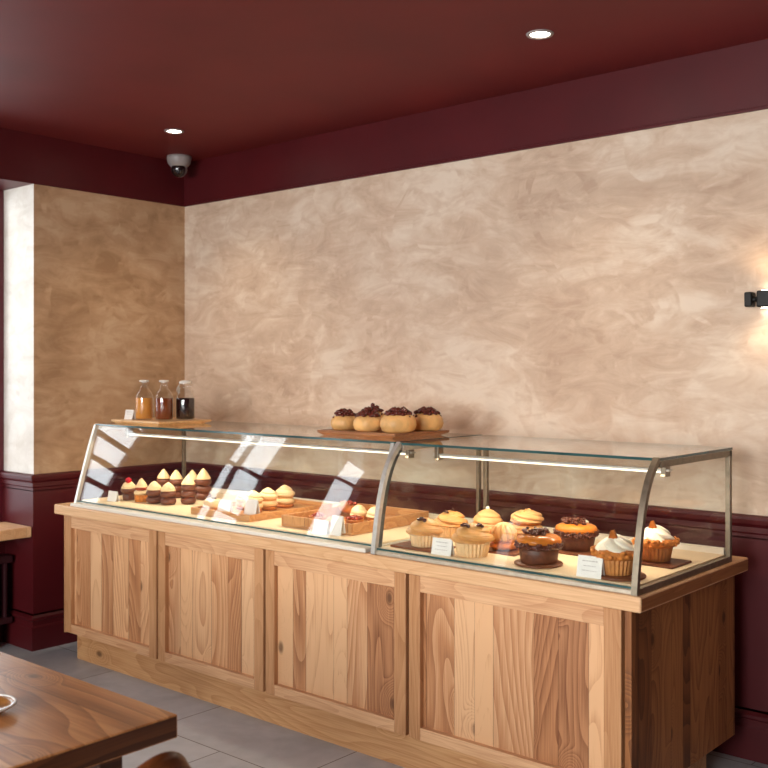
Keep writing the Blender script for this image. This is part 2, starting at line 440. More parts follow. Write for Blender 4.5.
def window_y(k, y, x0, x1, z0, z1, cols, rows, lbl):
    w = bpy.data.objects.new('window_%d' % k, None); C.objects.link(w); w['kind'] = 'structure'; w['label'] = lbl
    w.location = (x0, y, z0)
    bm = nb(); d = .03; f = .06
    box(bm, x0, x0+f, y-d, y+d, z0, z1, .004); box(bm, x1-f, x1, y-d, y+d, z0, z1, .004)
    box(bm, x0+f, x1-f, y-d, y+d, z0, z0+f, .004); box(bm, x0+f, x1-f, y-d, y+d, z1-f, z1, .004)
    wobj('window_frame', bm, M['frame_red'], w)
    bm = nb()
    for c in cols: box(bm, c-.022, c+.022, y-.022, y+.022, z0+f, z1-f, .003)
    for c in rows: box(bm, x0+f, x1-f, y-.018, y+.018, c-.018, c+.018, .003)
    wobj('glazing_bar', bm, M['frame_red'], w)
    bm = nb(); box(bm, x0+f*.5, x1-f*.5, y-.003, y+.003, z0+f*.5, z1-f*.5); wobj('pane', bm, M['pane'], w)
WL = [(2.50, 3.149, [], [1.22, 1.38, 1.56, 1.74, 2.2]), (1.30, 1.84, [(1.66, .016)], [1.50, 1.96]), (.28, .74, [], [1.62, 2.41]), (-2.68, -2.18, [], [2.1])]
bm = nb(); yy = 3.149
for a, b, _c, _r in WL:
    if yy > b: box(bm, -5.92, -5.76, b, yy, .66, HC)
    yy = a
box(bm, -5.92, -5.76, YF-.2, yy, .66, HC)
struct('wall_left_piers', bm, M['maroon'], 'maroon wall between the left windows')
for i, (a, b, c_, r_) in enumerate(WL):
    window_x(1+i, -5.80, a, b, .70, BAND, c_, r_, 'tall maroon framed window %d in the left wall' % (i+1))
for i, (a, b) in enumerate(FW):
    window_y(5+i, YF-.1, a, b, .5, 2.75, [(a+b)/2], [1.2, 2.1], 'shop window in the front wall')

# window bench shelf and radiator
b_ = nb(); box(b_, -5.735, XL+.004, YF+.02, 3.136, .668, .730, .006)
tag(obj('window_shelf', b_, M['top_x']), 'long oak shelf under the window beside the maroon pier', 'shelf')
rad = thing('radiator', 'dark maroon barred radiator under the window shelf', 'radiator', (-5.66, 2.2, 0))
b_ = nb(); box(b_, -5.70, -5.60, 1.3, 3.115, .50, .545, .008); wobj('top_rail', b_, M['rad'], rad)
b_ = nb(); box(b_, -5.70, -5.60, 1.3, 3.115, .14, .18, .008); wobj('bottom_rail', b_, M['rad'], rad)
y = 1.32
while y < 3.11:
    b_ = nb(); box(b_, -5.69, -5.605, y, y+.022, .178, .502, .006); wobj('radiator_bar', b_, M['rad'], rad); y += .058
for yy in (1.4, 3.0):
    b_ = nb(); box(b_, -5.70, -5.62, yy, yy+.04, 0.0, .142, .004); wobj('foot', b_, M['rad'], rad)
b_ = nb(); box(b_, -5.74, -5.695, 2.0, 2.06, .40, .46, .004); wobj('wall_bracket', b_, M['rad'], rad)

# ------------------------------------------------------------------ counter
CT0, CT1 = .83, .885
YC, YCB = 3.165, 4.08
bm = nb(); box(bm, -5.175, -1.553, 3.128, 4.09, CT0, CT1, .007, seg=3, face_mi={'+x': 1})
tag(obj('countertop', bm, [M['top_x'], M['top_end']]), 'long pale oak worktop running under both glass display cases', 'countertop')
bm = nb(); box(bm, -5.09, -1.66, 3.225, 3.92, 0, .15); tag(obj('plinth', bm, M['plinth']), 'recessed oak toe kick board along the bottom of the counter', 'plinth')
JX = [-5.125, -4.262, -3.452, -2.598, -1.632]
cab_lab = ['oak counter cabinet nearest the maroon pier, farthest from the camera',
           'second oak counter cabinet, below the tray of pale layered cakes',
           'oak counter cabinet with a knotty panel, below the planked crate',
           'widest oak counter cabinet, below the muffins at the near end']
for i in range(4):
    x0, x1 = JX[i], JX[i+1]
    last = i == 3
    r = thing('counter_cabinet', cab_lab[i], 'cabinet', ((x0+x1)/2, 3.55, .15), 0, 'oak cabinets of the counter')
    bm = nb(); box(bm, x0+.001, x1-.001, YC+.036, YCB, .152, CT0-.001, .001); wobj('carcass', bm, M['stile_z'], r)
    d0, d1 = x0+.008, x1-(.008 if not last else .012)
    zt, zb = .822, .160
    sl, sr = .058, (.062 if not last else .068)
    bm = nb(); box(bm, d0+sl-.004, d1-sr+.004, YC+.024, YC+.0355, zb+.045, zt-.06); dr = wobj('door', bm, M['panel_x'], r)
    for xa, xb in ((d0, d0+sl), (d1-sr, d1)):
        bm = nb(); box(bm, xa, xb, YC, YC+.034, zb, zt, .003); sub('door_stile', bm, M['stile_z'], dr, r)
    for za, zc in ((zt-.066, zt), (zb, zb+.05)):
        bm = nb(); box(bm, d0+sl, d1-sr, YC+.001, YC+.034, za, zc, .002); sub('door_rail', bm, M['rail_x'], dr, r)
    if i == 0:
        bm = nb(); box(bm, x0-.012, x0, YC+.004, YCB, .152, CT0-.001, .002); wobj('side_panel', bm, M['stile_z'], r)
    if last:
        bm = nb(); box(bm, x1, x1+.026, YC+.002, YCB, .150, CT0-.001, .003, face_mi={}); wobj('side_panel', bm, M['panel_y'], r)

# ------------------------------------------------------------------ glass display cases
PROF_NEAR = [(3.148, .886), (3.150, .905), (3.158, .96), (3.172, 1.04), (3.190, 1.12), (3.216, 1.20), (3.254, 1.27), (3.310, 1.330)]
PROF_FAR = [(3.193, .886), (3.198, .905), (3.212, .958), (3.2265, 1.011), (3.2415, 1.064), (3.257, 1.117), (3.273, 1.171), (3.2895, 1.224), (3.3065, 1.277), (3.3241, 1.330)]
def smooth_prof(P, n=28):
    P = [Vector((a, b)) for a, b in P]
    out = []
    def cr(p0, p1, p2, p3, t):
        return .5*((2*p1)+(p2-p0)*t+(2*p0-5*p1+4*p2-p3)*t*t+(3*p1-p0-3*p2+p3)*t**3)
    m = len(P)-1
    for k in range(n+1):
        s = k/n*m; i = min(int(s), m-1); t = s-i
        out.append(cr(P[max(i-1, 0)], P[i], P[i+1], P[min(i+2, m)], t))
    return out
def offset_prof(P, d):
    out = []
    for i, p in enumerate(P):
        tg = (P[min(i+1, len(P)-1)]-P[max(i-1, 0)]).normalized()
        out.append(p+Vector((tg.y, -tg.x))*d*-1)   # inward (towards +Y / down)
    return out
def sheet(bm, x0, x1, P, Q, mi_face=0, mi_edge=1):
    """solid curved sheet between profile P (outer) and Q (inner)"""
    n = len(P)
    V = lambda x, p: bm.verts.new((x, p.x, p.y))
    for R_ in (P, Q):
        A = [V(x0, p) for p in R_]; B = [V(x1, p) for p in R_]
        for i in range(n-1):
            f = bm.faces.new((A[i], A[i+1], B[i+1], B[i])); f.smooth = True; f.material_index = mi_face
    for x in (x0, x1):
        A = [V(x, p) for p in P]; B = [V(x, p) for p in Q]
        for i in range(n-1):
            bm.faces.new((A[i], B[i], B[i+1], A[i+1])).material_index = mi_edge
    for i in (0, n-1):
        bm.faces.new((V(x0, P[i]), V(x0, Q[i]), V(x1, Q[i]), V(x1, P[i]))).material_index = mi_edge
YK = 3.955
def display_case(label, x0, x1, frame_l, frame_r, PROF, fw=.018):
    SP = smooth_prof(PROF); yf = PROF[0][0]; yt = PROF[-1][0]
    r = thing('display_case', label, 'display case', ((x0+x1)/2, 3.55, CT1), 0, 'curved glass display cases')
    # base tray: pale rail round a cream deck
    bm = nb(); box(bm, x0+fw, x1-fw, 3.140, YK+.004, CT1, .902, .003); wobj('base_rail', bm, M['sill_pale'] if yf > 3.17 else M['rail_metal'], r)
    bm = nb(); box(bm, x0+.02, x1-.02, yf+.02, YK-.02, .903, .914, .002); wobj('deck', bm, M['deck'], r)
    bm = nb(); box(bm, x0+.022, x1-.022, YK-.03, YK-.006, .905, .938, .002); wobj('rear_rail', bm, M['sill_pale'], r)
    gi = .012
    # curved front glass
    bm = nb(); sheet(bm, x0+gi, x1-gi, SP, offset_prof(SP, .006)); wobj('front_glass', bm, [M['glass'], M['edge']], r)
    bm = nb(); box(bm, x0+gi, x1-gi, yf-.006, yf-.0005, .905, .9125, .001); wobj('glass_channel', bm, M['edge'], r)
    # top glass
    bm = nb(); box(bm, x0, x1, yt-.010, YK+.004, 1.331, 1.341, face_mi={'-x': 1, '+x': 1, '-y': 1, '+y': 1}); wobj('top_glass', bm, [M['glass'], M['edge']], r)
    # rear sliding glass
    bm = nb(); box(bm, x0+gi, x1-gi, YK-.004, YK, .905, 1.331, face_mi={'-x': 1, '+x': 1, '-z': 1, '+z': 1}); wobj('rear_glass', bm, [M['glass_back'], M['edge']], r)
    # end panes and frames
    for side, x, fm in ((-1, x0, frame_l), (1, x1, frame_r)):
        xa, xb = (x, x+fw) if side < 0 else (x-fw, x)
        bm = nb()
        P = SP; Q = offset_prof(SP, .020)
        sheet(bm, xa-.001, xb+.001, P, Q, 0, 0)
        fr = wobj('end_frame', bm, fm, r)
        bm = nb(); box(bm, xa, xb, yt+.006, YK, 1.306, 1.330, .002); sub('frame_top_bar', bm, fm, fr, r)
        bm = nb(); box(bm, xa, xb, YK-.022, YK, .905, 1.330, .002); sub('frame_post', bm, M['bronze'], fr, r)
        bm = nb(); box(bm, xa, xb, yf, YK, CT1, .908, .002); sub('frame_bottom_bar', bm, fm, fr, r)
        xm = (xa+xb)/2
        bm = nb()
        pts = [(p.x+.012, p.y) for p in SP if .9 < p.y < 1.318]+[(YK-.01, 1.318), (YK-.01, .912)]
        bm.faces.new([bm.verts.new((xm, a, b)) for a, b in pts])
        wobj('end_glass', bm, M['glass_back'], r)
    # light bar under the top glass
    bm = nb(); box(bm, x0+.05, x1-.05, 3.485, 3.515, 1.276, 1.284, .001); lb = wobj('light_bar', bm, M['steel'], r)
    bm = nb(); box(bm, x0+.06, x1-.06, 3.493, 3.507, 1.268, 1.2758, .004); sub('led_tube', bm, M['led'], lb, r)
    ld = bpy.data.lights.new('case_light', 'AREA'); ld.shape = 'RECTANGLE'; ld.size = x1-x0-.14; ld.size_y = .016; ld.energy = 10*(x1-x0)/2.2; ld.color = (1, .85, .65)
    lo = bpy.data.objects.new('case_light', ld); C.objects.link(lo); lo.parent = r; lo.location = (0, -.085, 1.266-CT1)
    for xx in (x0+.07, x1-.07):
        bm = nb(); box(bm, xx-.01, xx+.01, 3.48, 3.52, 1.256, 1.331, .002); sub('lamp_bracket', bm, M['bronze'], lb, r)
    if frame_r is M['bronze']:
        bm = nb(); sheet(bm, x0-.020, x0-.0015, [Vector((p.x+.006, p.y)) for p in SP], [Vector((p.x+.05, p.y)) for p in SP], 0, 0); wobj('divider_seal', bm, M['dark_seal'], r)
    return r
XS = -2.775
display_case('long curved glass display case at the far end holding small layered cakes', -5.045, XS-.012, M['steel'], M['steel'], PROF_FAR, .017)
display_case('curved glass display case at the near end holding large frosted muffins', XS+.012, -1.568, M['steel'], M['bronze'], PROF_NEAR, .020)

# ------------------------------------------------------------------ food builders
DZ = .914
def pleated_case(bm, r0, r1, h, n=30, thick=.0015):
    def fn(th, t): return 1+.085*(abs(((n*th/(2*PI)) % 1.0)*2-1)-.5)*2*(.4+.6*t)*.9
    lathe(bm, [(0, 0), (r0*.96, 0), (r0, .002), (r0+(r1-r0)*.35, h*.35), (r0+(r1-r0)*.7, h*.7), (r1, h), (r1*.97, h), (r1*.9, h*.85), (0, h*.8)], n*6, fn=fn)

def swirl(bm, R, z0, h, turns=2.2, lobes=1, amp=.1, p=2.0, q=.62, n=56, m=34, lean=(0, 0), seed=0, under=.0, mi=0, fine=.028):
    """piped cream: dome with helical creases"""
    rings = []
    for i in range(m+1):
        t = i/m
        base = (1-t**p)**q
        if under and t < .12:
            base *= 1-under*(1-t/.12)**2
        row = []
        for k in range(n):
            th = 2*PI*k/n
            ph = lobes*th+2*PI*turns*t*(1 if lobes > 1 else 1)
            crease = 1-abs(math.sin(ph*.5))
            rr = R*base*(1-amp*crease**1.6*(1-t*.3))
            rr *= 1-fine*(.5+.5*math.sin(lobes*th*2+2*PI*turns*t*5))*(1-t*.5)
            rr *= 1+.035*noise.noise(Vector((math.cos(th)*1.6, math.sin(th)*1.6, t*3+seed*5)))
            row.append(bm.verts.new((rr*math.cos(th)+lean[0]*t*t, rr*math.sin(th)+lean[1]*t*t, z0+h*t)))
        rings.append(row)
    for a, b in zip(rings, rings[1:]):
        for k in range(n):
            f = bm.faces.new((a[k], a[(k+1) % n], b[(k+1) % n], b[k])); f.smooth = True; f.material_index = mi
    bm.faces.new(list(reversed(rings[0]))).material_index = mi
    bm.faces.new(rings[-1]).material_index = mi

def soft(bm, R, z0, z1, rnd=.3, n=36, amp=.02, seed=0, c=(0, 0)):
    """rounded disc / bun layer"""
    h = z1-z0; e = min(rnd*h*1.6, R*.5)
    pr = [(0, z0)]
    for k in range(7):
        a = -PI/2+PI*k/6
        pr.append((R-e+e*math.cos(a), (z0+z1)/2+h/2*math.sin(a)))
    pr.append((0, z1))
    lathe(bm, pr, n, (c[0], c[1], 0), fn=lambda th, t: 1+amp*noise.noise(Vector((math.cos(th)*2, math.sin(th)*2, seed*3.7+t))))

def crumbs(bm, rng, count, rfun, size, mi=0):
    for k in range(count):
        x, y, z = rfun(rng)
        blob(bm, (x, y, z), size*rng.uniform(.7, 1.3), (1, 1, .8), 1, .3, 2, rng.random()*9, mi)

def put(r, name, bm, mat): return obj(name, bm, mat, r)

def board(x, y, sx, sy, label, round_=False, rz=0.0, z=DZ, group='brown serving boards in the near case'):
    bm = nb()
    if round_:
        lathe(bm, [(0, 0), (sx*.97, 0), (sx, .002), (sx, .007), (sx*.98, .009), (0, .009)], 40)
    else:
        box(bm, -sx, sx, -sy, sy, 0, .009, .003)
    o = obj('serving_board', bm, M['slate']); o.location = (x, y, z); o.rotation_euler.z = rz
    tag(o, label, 'board', group)
BZ = DZ+.009

def caramel_muffin(x, y, z, R, label, seed, dollops, rz=0):
    r = thing('caramel_muffin', label, 'muffin', (x, y, z), rz, 'caramel frosted muffins')
    k = R/.074
    bm = nb(); pleated_case(bm, .052*k, .062*k, .054*k, 26); put(r, 'paper_case', bm, M['paper'])
    bm = nb(); lathe(bm, [(0, .046*k), (.056*k, .047*k), (.063*k, .056*k), (.060*k, .066*k), (0, .068*k)], 40); put(r, 'muffin_cake', bm, M['sponge'])
    bm = nb(); swirl(bm, .080*k, .050*k, .066*k, turns=1.9, lobes=2, amp=.19, p=2.0, q=.62, m=48, n=72, seed=seed, lean=(.004, .003), under=.14); put(r, 'frosting', bm, M['caramel_cream'])
    dome = lambda q_: (.050+.066*max(0, 1-(min(q_/(.080*k), .99))**(1/.62))**.5)*k
    for dx, dy, s in dollops:
        bm = nb()
        pts = []; rd = []
        for j in range(22):
            a = j/21*PI*3.4; q = s*(1-.75*j/21)
            rr = math.hypot(dx, dy)
            pts.append((dx+q*math.cos(a), dy+q*math.sin(a), dome(rr)+.004+j*.0005)); rd.append(s*.42*(1-.4*j/21))
        tube(bm, pts, rd, 8); put(r, 'chocolate_curl', bm, M['dollop'])
    return r

def cream_bun(x, y, z, R, label, seed):
    r = thing('cream_swirl_bun', label, 'bun', (x, y, z), seed, None)
    k = R/.066
    bm = nb(); soft(bm, .058*k, 0, .045*k, .4, seed=seed); put(r, 'bun_base', bm, M['orange_sponge'])
    bm = nb(); soft(bm, .064*k, .040*k, .060*k, .5, seed=seed+1); put(r, 'cream_layer', bm, M['light_caramel'])
    bm = nb(); swirl(bm, .068*k, .055*k, .070*k, turns=2.6, lobes=1, amp=.16, p=2.2, q=.62, seed=seed, under=.15, lean=(-.004, 0)); put(r, 'frosting', bm, M['light_caramel'])
    bm = nb(); blob(bm, (-.002, 0, .128*k), .009*k, (1, 1, .9), 2, .2, 2, seed); put(r, 'cream_tip', bm, M['white_cream'])
    return r

def pleat_tart(x, y, z, label, seed):
    r = thing('piped_cream_tart', label, 'tart', (x, y, z), .4)
    bm = nb(); soft(bm, .062, 0, .038, .5, seed=seed); put(r, 'tart_shell', bm, M['orange_sponge'])
    bm = nb(); rng = random.Random(3)
    def rf(g):
        a = g.uniform(0, 2*PI); return (.053*math.cos(a), .053*math.sin(a), .038+g.uniform(0, .006))
    crumbs(bm, rng, 46, rf, .006); put(r, 'crumb_ring', bm, M['sponge'])
    bm = nb(); swirl(bm, .056, .040, .070, turns=.55, lobes=12, amp=.2, p=2.6, q=.55, seed=seed, n=120); put(r, 'piped_cream', bm, M['light_caramel'])
    return r

def layered_bun(x, y, z, label, seed):
    r = thing('layered_cream_bun', label, 'bun', (x, y, z), .8)
    bm = nb(); soft(bm, .066, 0, .040, .4, seed=seed); put(r, 'bun_base', bm, M['bread_dark'])
    bm = nb(); swirl(bm, .070, .034, .040, turns=1.2, lobes=1, amp=.1, p=4, q=.4, seed=seed); put(r, 'cream_layer', bm, M['caramel_cream'])
    bm = nb(); soft(bm, .062, .066, .082, .5, seed=seed+2); put(r, 'sponge_layer', bm, M['orange_sponge'])
    bm = nb(); swirl(bm, .074, .076, .050, turns=2.3, lobes=3, amp=.17, p=3.2, q=.5, seed=seed+4, under=.2); put(r, 'frosting', bm, M['light_caramel'])
    bm = nb(); rng = random.Random(8)
    def rf(g):
        a = g.uniform(0, 2*PI); q = g.uniform(0, .05); return (q*math.cos(a), q*math.sin(a), .127-.35*q*q/.05)
    crumbs(bm, rng, 16, rf, .007); put(r, 'nut_topping', bm, M['caramel_cream'])
    return r

def choc_cake(x, y, z, label, seed, cream=False, full=True):
    r = thing('chocolate_cake', label, 'cake', (x, y, z), seed*1.3, 'chocolate cakes with caramel tops')
    bm = nb(); lathe(bm, [(0, 0), (.066, 0), (.069, .004), (.073, .030), (.077, .056), (.070, .062), (0, .062)], 48,
                     fn=lambda th, t: 1+.012*math.sin(24*th)); put(r, 'cake_base', bm, M['choc'])
    rng = random.Random(seed*10+1)
    bm = nb(); lathe(bm, [(0, .052), (.080, .054), (.086, .062), (.084, .072), (.07, .076), (0, .076)], 40); 
    def rf(g):
        a = g.uniform(0, 2*PI); q = g.uniform(.078, .087); return (q*math.cos(a), q*math.sin(a), g.uniform(.056, .078))
    crumbs(bm, rng, 130, rf, .0075); put(r, 'crumb_ring', bm, M['crumb'])
    bm = nb(); lathe(bm, [(0, .070), (.074, .070), (.084, .076), (.085, .086), (.078, .097), (.060, .104), (.03, .106), (0, .106)], 44,
                     fn=lambda th, t: 1+.04*noise.noise(Vector((math.cos(th)*2.4, math.sin(th)*2.4, seed)))); put(r, 'caramel_top', bm, M['caramel'])
    bm = nb()
    def rf2(g):
        a = g.uniform(0, 2*PI); q = g.uniform(0, .052)**1.0; return (q*math.cos(a)-.004, q*math.sin(a)+.010, .107+g.uniform(0, .016))
    crumbs(bm, rng, 70, rf2, .0085); put(r, 'chocolate_nibs', bm, M['crumb'])
    if cream:
        bm = nb(); blob(bm, (.028, -.048, .104), .022, (1.3, .9, .55), 3, .25, 2, seed); put(r, 'cream_blob', bm, M['white_cream'])
    return r

def cream_muffin(x, y, z, label, seed, k=1.0, spill=True):
    r = thing('cream_muffin', label, 'muffin', (x, y, z), 0, 'muffins with white cream and caramel shard')
    bm = nb(); pleated_case(bm, .056*k, .067*k, .062*k, 26); put(r, 'paper_case', bm, M['paper_tan'])
    bm = nb(); lathe(bm, [(0, .05*k), (.064*k, .054*k), (.084*k, .064*k), (.087*k, .074*k), (.072*k, .088*k), (0, .094*k)], 44,
                     fn=lambda th, t: 1+.07*noise.noise(Vector((math.cos(th)*3, math.sin(th)*3, seed+t*2)))); 
    rng = random.Random(int(seed*7)+2)
    def rf(g):
        a = g.uniform(0, 2*PI); q = g.uniform(.074, .088)*k; return (q*math.cos(a), q*math.sin(a), g.uniform(.062, .086)*k)
    crumbs(bm, rng, 60, rf, .009); put(r, 'muffin_top', bm, M['sponge'])
    bm = nb(); swirl(bm, .079*k, .076*k, .064*k, turns=1.5, lobes=5, amp=.32, fine=.02, p=1.6, q=.70, n=112, seed=seed, lean=(.004, 0)); put(r, 'whipped_cream', bm, M['white_cream'])
    bm = nb()
    sh = [(-.016, 0, .122), (-.002, -.006, .156), (.008, -.004, .160), (.020, .004, .124)]
    a = [bm.verts.new((p[0]*k, p[1]*k-.030*k, p[2]*k)) for p in sh]; b = [bm.verts.new((p[0]*k, p[1]*k+.010-.030*k, p[2]*k)) for p in sh]
    bm.faces.new(a); bm.faces.new(list(reversed(b)))
    for i in range(4): bm.faces.new((a[i], b[i], b[(i+1) % 4], a[(i+1) % 4]))
    put(r, 'caramel_shard', bm, M['shard'])
    return r

def mini_cake(x, y, kind, label, k=1.0, seed=0):
    r = thing('mini_layer_cake', label, 'cake', (x-.03, y, DZ), seed, 'small layered cakes with cream peaks')
    if kind == 'cherry':
        bm = nb(); lathe(bm, [(0, 0), (.031, 0), (.034, .004), (.036, .045), (0, .046)], 32); put(r, 'cake_layer', bm, M['choc'])
        bm = nb(); soft(bm, .046, .040, .072, .5, seed=seed); put(r, 'cake_layer', bm, M['choc_soft'])
        bm = nb(); swirl(bm, .044, .066, .044, turns=1.5, lobes=1, amp=.12, p=1.6, q=.7, seed=seed); put(r, 'cream_peak', bm, M['butter_cream'])
        bm = nb(); blob(bm, (.006, -.012, .112), .018, (1, 1, .92), 3, .03, 1, 1); put(r, 'cherry', bm, M['cherry'])
    elif kind == 'gold':
        bm = nb(); lathe(bm, [(0, 0), (.034, 0), (.037, .004), (.039, .040), (0, .041)], 32); put(r, 'cake_layer', bm, M['sponge'])
        bm = nb(); soft(bm, .043, .036, .066, .5, seed=seed); put(r, 'cake_layer', bm, M['butter_cream'])
        bm = nb(); soft(bm, .036, .062, .086, .5, seed=seed+2); put(r, 'jam_layer', bm, M['berry'])
        bm = nb(); swirl(bm, .036, .082, .052, turns=1.2, lobes=1, amp=.1, p=1.15, q=.9, seed=seed); put(r, 'cream_peak', bm, M['butter_cream'])
    else:
        n = 3 if kind == 'tall' else 2
        z = 0
        hh = .036*k
        for j in range(n):
            bm = nb(); soft(bm, (.043-.001*j)*k, z, z+hh+.003, .45, seed=seed+j); put(r, 'cake_layer', bm, M['choc_soft']); z += hh
        bm = nb(); swirl(bm, .040*k, z, (.055 if kind == 'tall' else .046)*k, turns=1.4, lobes=1, amp=.08, p=1.25 if kind == 'tall' else 1.7, q=.85, seed=seed); put(r, 'cream_peak', bm, M['butter_cream'])
    return r

def layer_puff(x, y, z, label, seed, k=1.0):
    r = thing('layered_cream_puff', label, 'cake', (x, y, z), seed, 'pale layered cakes on the wooden tray')
    bm = nb(); soft(bm, .043*k, 0, .018*k, .5, seed=seed); put(r, 'dark_base', bm, M['bread_dark'])
    bm = nb(); soft(bm, .046*k, .014*k, .046*k, .5, seed=seed+1); put(r, 'cake_layer', bm, M['butter_cream'])
    bm = nb(); soft(bm, .040*k, .043*k, .050*k, .5, seed=seed+4); put(r, 'filling', bm, M['caramel_cream'])
    bm = nb(); soft(bm, .046*k, .047*k, .070*k, .5, seed=seed+2); put(r, 'cake_layer', bm, M['butter_cream'])
    bm = nb(); swirl(bm, .047*k, .062*k, .040*k, turns=1.8, lobes=1, amp=.20, p=1.5, q=.75, seed=seed); put(r, 'cream_peak', bm, M['butter_cream'])
    return r

def doughnut(x, y, z, label):
    r = thing('cream_doughnut', label, 'doughnut', (x, y, z))
    bm = nb(); soft(bm, .045, 0, .022, .5); put(r, 'biscuit_base', bm, M['sponge'])
    bm = nb(); lathe(bm, [(0, .016), (.044, .018), (.050, .032), (.047, .052), (.034, .062), (.016, .056), (0, .050)], 36); put(r, 'doughnut_ring', bm, M['butter_cream'])
    bm = nb(); rng = random.Random(4)
    def rf(g):
        a = g.uniform(0, 2*PI); q = g.uniform(0, .02); return (q*math.cos(a), q*math.sin(a), .056+g.uniform(0, .008))
    crumbs(bm, rng, 12, rf, .006); put(r, 'nut_topping', bm, M['dollop'])

def price_card(x, y, z, w, h, label, rz=0.0, lines=3, group='white price cards', tilt=.22):
    r = thing('price_card', label, 'price card', (x, y, z), rz, group)
    bm = nb(); d = .0012
    s = math.sin(tilt); c = math.cos(tilt)
    vs = lambda off, zz: [(-w/2, off+zz*s, zz*c), (w/2, off+zz*s, zz*c)]
    def slab(p, q, th):
        a = [bm.verts.new(v) for v in (p[0], p[1], q[1], q[0])]
        b = [bm.verts.new((v[0], v[1]+th, v[2])) for v in (p[0], p[1], q[1], q[0])]
        bm.faces.new(a); bm.faces.new(list(reversed(b)))
        for i in range(4): bm.faces.new((a[i], b[i], b[(i+1) % 4], a[(i+1) % 4]))
    slab(vs(0, 0), vs(0, h), d)
    top_y = h*s
    slab([(-w/2, top_y+h*s, 0), (w/2, top_y+h*s, 0)], [(-w/2, top_y+.0002, h*c), (w/2, top_y+.0002, h*c)], d)
    card = put(r, 'folded_card', bm, M['card'])
    if lines:
        bm = nb(); rng = random.Random(int(abs(x)*1000))
        for j in range(lines):
            zz = h*(.74-.22*j); ln = w*(.62 if j == 0 else rng.uniform(.45, .7)); x0 = -ln/2
            while x0 < ln/2:
                l = min(rng.uniform(.006, .014), ln/2-x0)
                a = [(x0, zz), (x0+l, zz), (x0+l, zz+h*(.05 if j == 0 else .035)), (x0, zz+h*(.05 if j == 0 else .035))]
                bm.faces.new([bm.verts.new((p[0], p[1]*s-.0006, p[1]*c)) for p in a])
                x0 += l+.003
        put(r, 'printed_lines', bm, M['ink'])
    return r

def topped_bun(x, y, z, R, label, seed, hz=1.0):
    r = thing('topped_bun', label, 'bun', (x, y, z), seed, 'golden buns with dark berry topping')
    k = R/.08
    bm = nb()
    lathe(bm, [(r_, z_*hz) for r_, z_ in [(0, 0), (.055*k, 0), (.074*k, .012*k), (.082*k, .034*k), (.079*k, .056*k), (.066*k, .074*k), (.044*k, .084*k), (.022*k, .082*k), (0, .080*k)]], 48,
          fn=lambda th, t: 1+.035*math.cos(6*th+seed)*t+.05*noise.noise(Vector((math.cos(th)*1.7, math.sin(th)*1.7, seed+t))))
    put(r, 'bun_dough', bm, M['bread'])
    rng = random.Random(int(seed*31)+5)
    bm = nb()
    def rf(g):
        a = g.uniform(0, 2*PI); q = .058*k*math.sqrt(g.random()); return (q*math.cos(a), q*math.sin(a), .078*k*hz+g.uniform(.004, .040)*(1-q/(.075*k)))
    crumbs(bm, rng, 80, rf, .013*k)
    def rf3(g):
        a = g.uniform(0, 2*PI); q = g.uniform(.050, .068)*k; return (q*math.cos(a), q*math.sin(a), .070*k*hz)
    crumbs(bm, rng, 14, rf3, .009*k); put(r, 'berry_topping', bm, M['topping'])
    return r

# ------------------------------------------------------------------ near case contents
board(-2.60, 3.270, .115, .075, 'brown board under the front caramel muffin next to the steel divider')
caramel_muffin(-2.592, 3.272, BZ, .074, 'caramel muffin with one chocolate curl, front left of the near case', 1.0, [(.010, -.036, .017)])
caramel_muffin(-2.342, 3.262, DZ, .082, 'largest caramel muffin with two chocolate curls, right of the price card', 2.0, [(-.016, -.040, .016), (.038, -.018, .013)], .2)
caramel_muffin(-2.68, 3.57, DZ, .074, 'caramel muffin behind the front two, next to the metal rear post', 3.2, [(-.012, -.034, .010), (.014, -.012, .010)], .3)
cream_bun(-2.53, 3.64, DZ, .068, 'tall pale caramel swirl bun with white tip in the back row of muffins', 1.7)
board(-2.30, 3.43, .10, .085, 'brown board under the piped cream tart')
pleat_tart(-2.298, 3.418, BZ, 'orange tart topped with a ribbed piped cream dome, right of the big caramel muffin', 1.0)
board(-2.31, 3.67, .125, .085, 'brown board under the layered cream bun at the back')
layered_bun(-2.352, 3.675, BZ, 'layered caramel cream bun behind the piped cream tart', 2.0)
board(-2.045, 3.275, .092, .08, 'thin rounded brown board under the front chocolate cake', True)
choc_cake(-2.045, 3.278, BZ, 'front chocolate cake with caramel glaze and chocolate nibs, left of the right price card', 1)
board(-2.06, 3.61, .115, .095, 'brown board under the rear chocolate cake')
choc_cake(-2.075, 3.61, BZ, 'rear chocolate cake with an orange caramel top and a white cream blob', 2, True)
board(-1.705, 3.272, .092, .08, 'round brown board under the front white cream muffin', True)
cream_muffin(-1.722, 3.275, BZ, 'front muffin with white whipped cream and shard, behind the right price card', 1.3, 1.0)
board(-1.70, 3.595, .085, .085, 'square brown board under the rear white cream muffin')
cream_muffin(-1.728, 3.600, BZ, 'rear muffin with white whipped cream and shard beside the end glass', 4.1, .97)
price_card(-2.440, 3.182, DZ, .094, .066, 'white price card in front of the caramel muffins', .05)
price_card(-1.778, 3.178, DZ, .096, .076, 'white price card in front of the white cream muffin at the near end', .05)

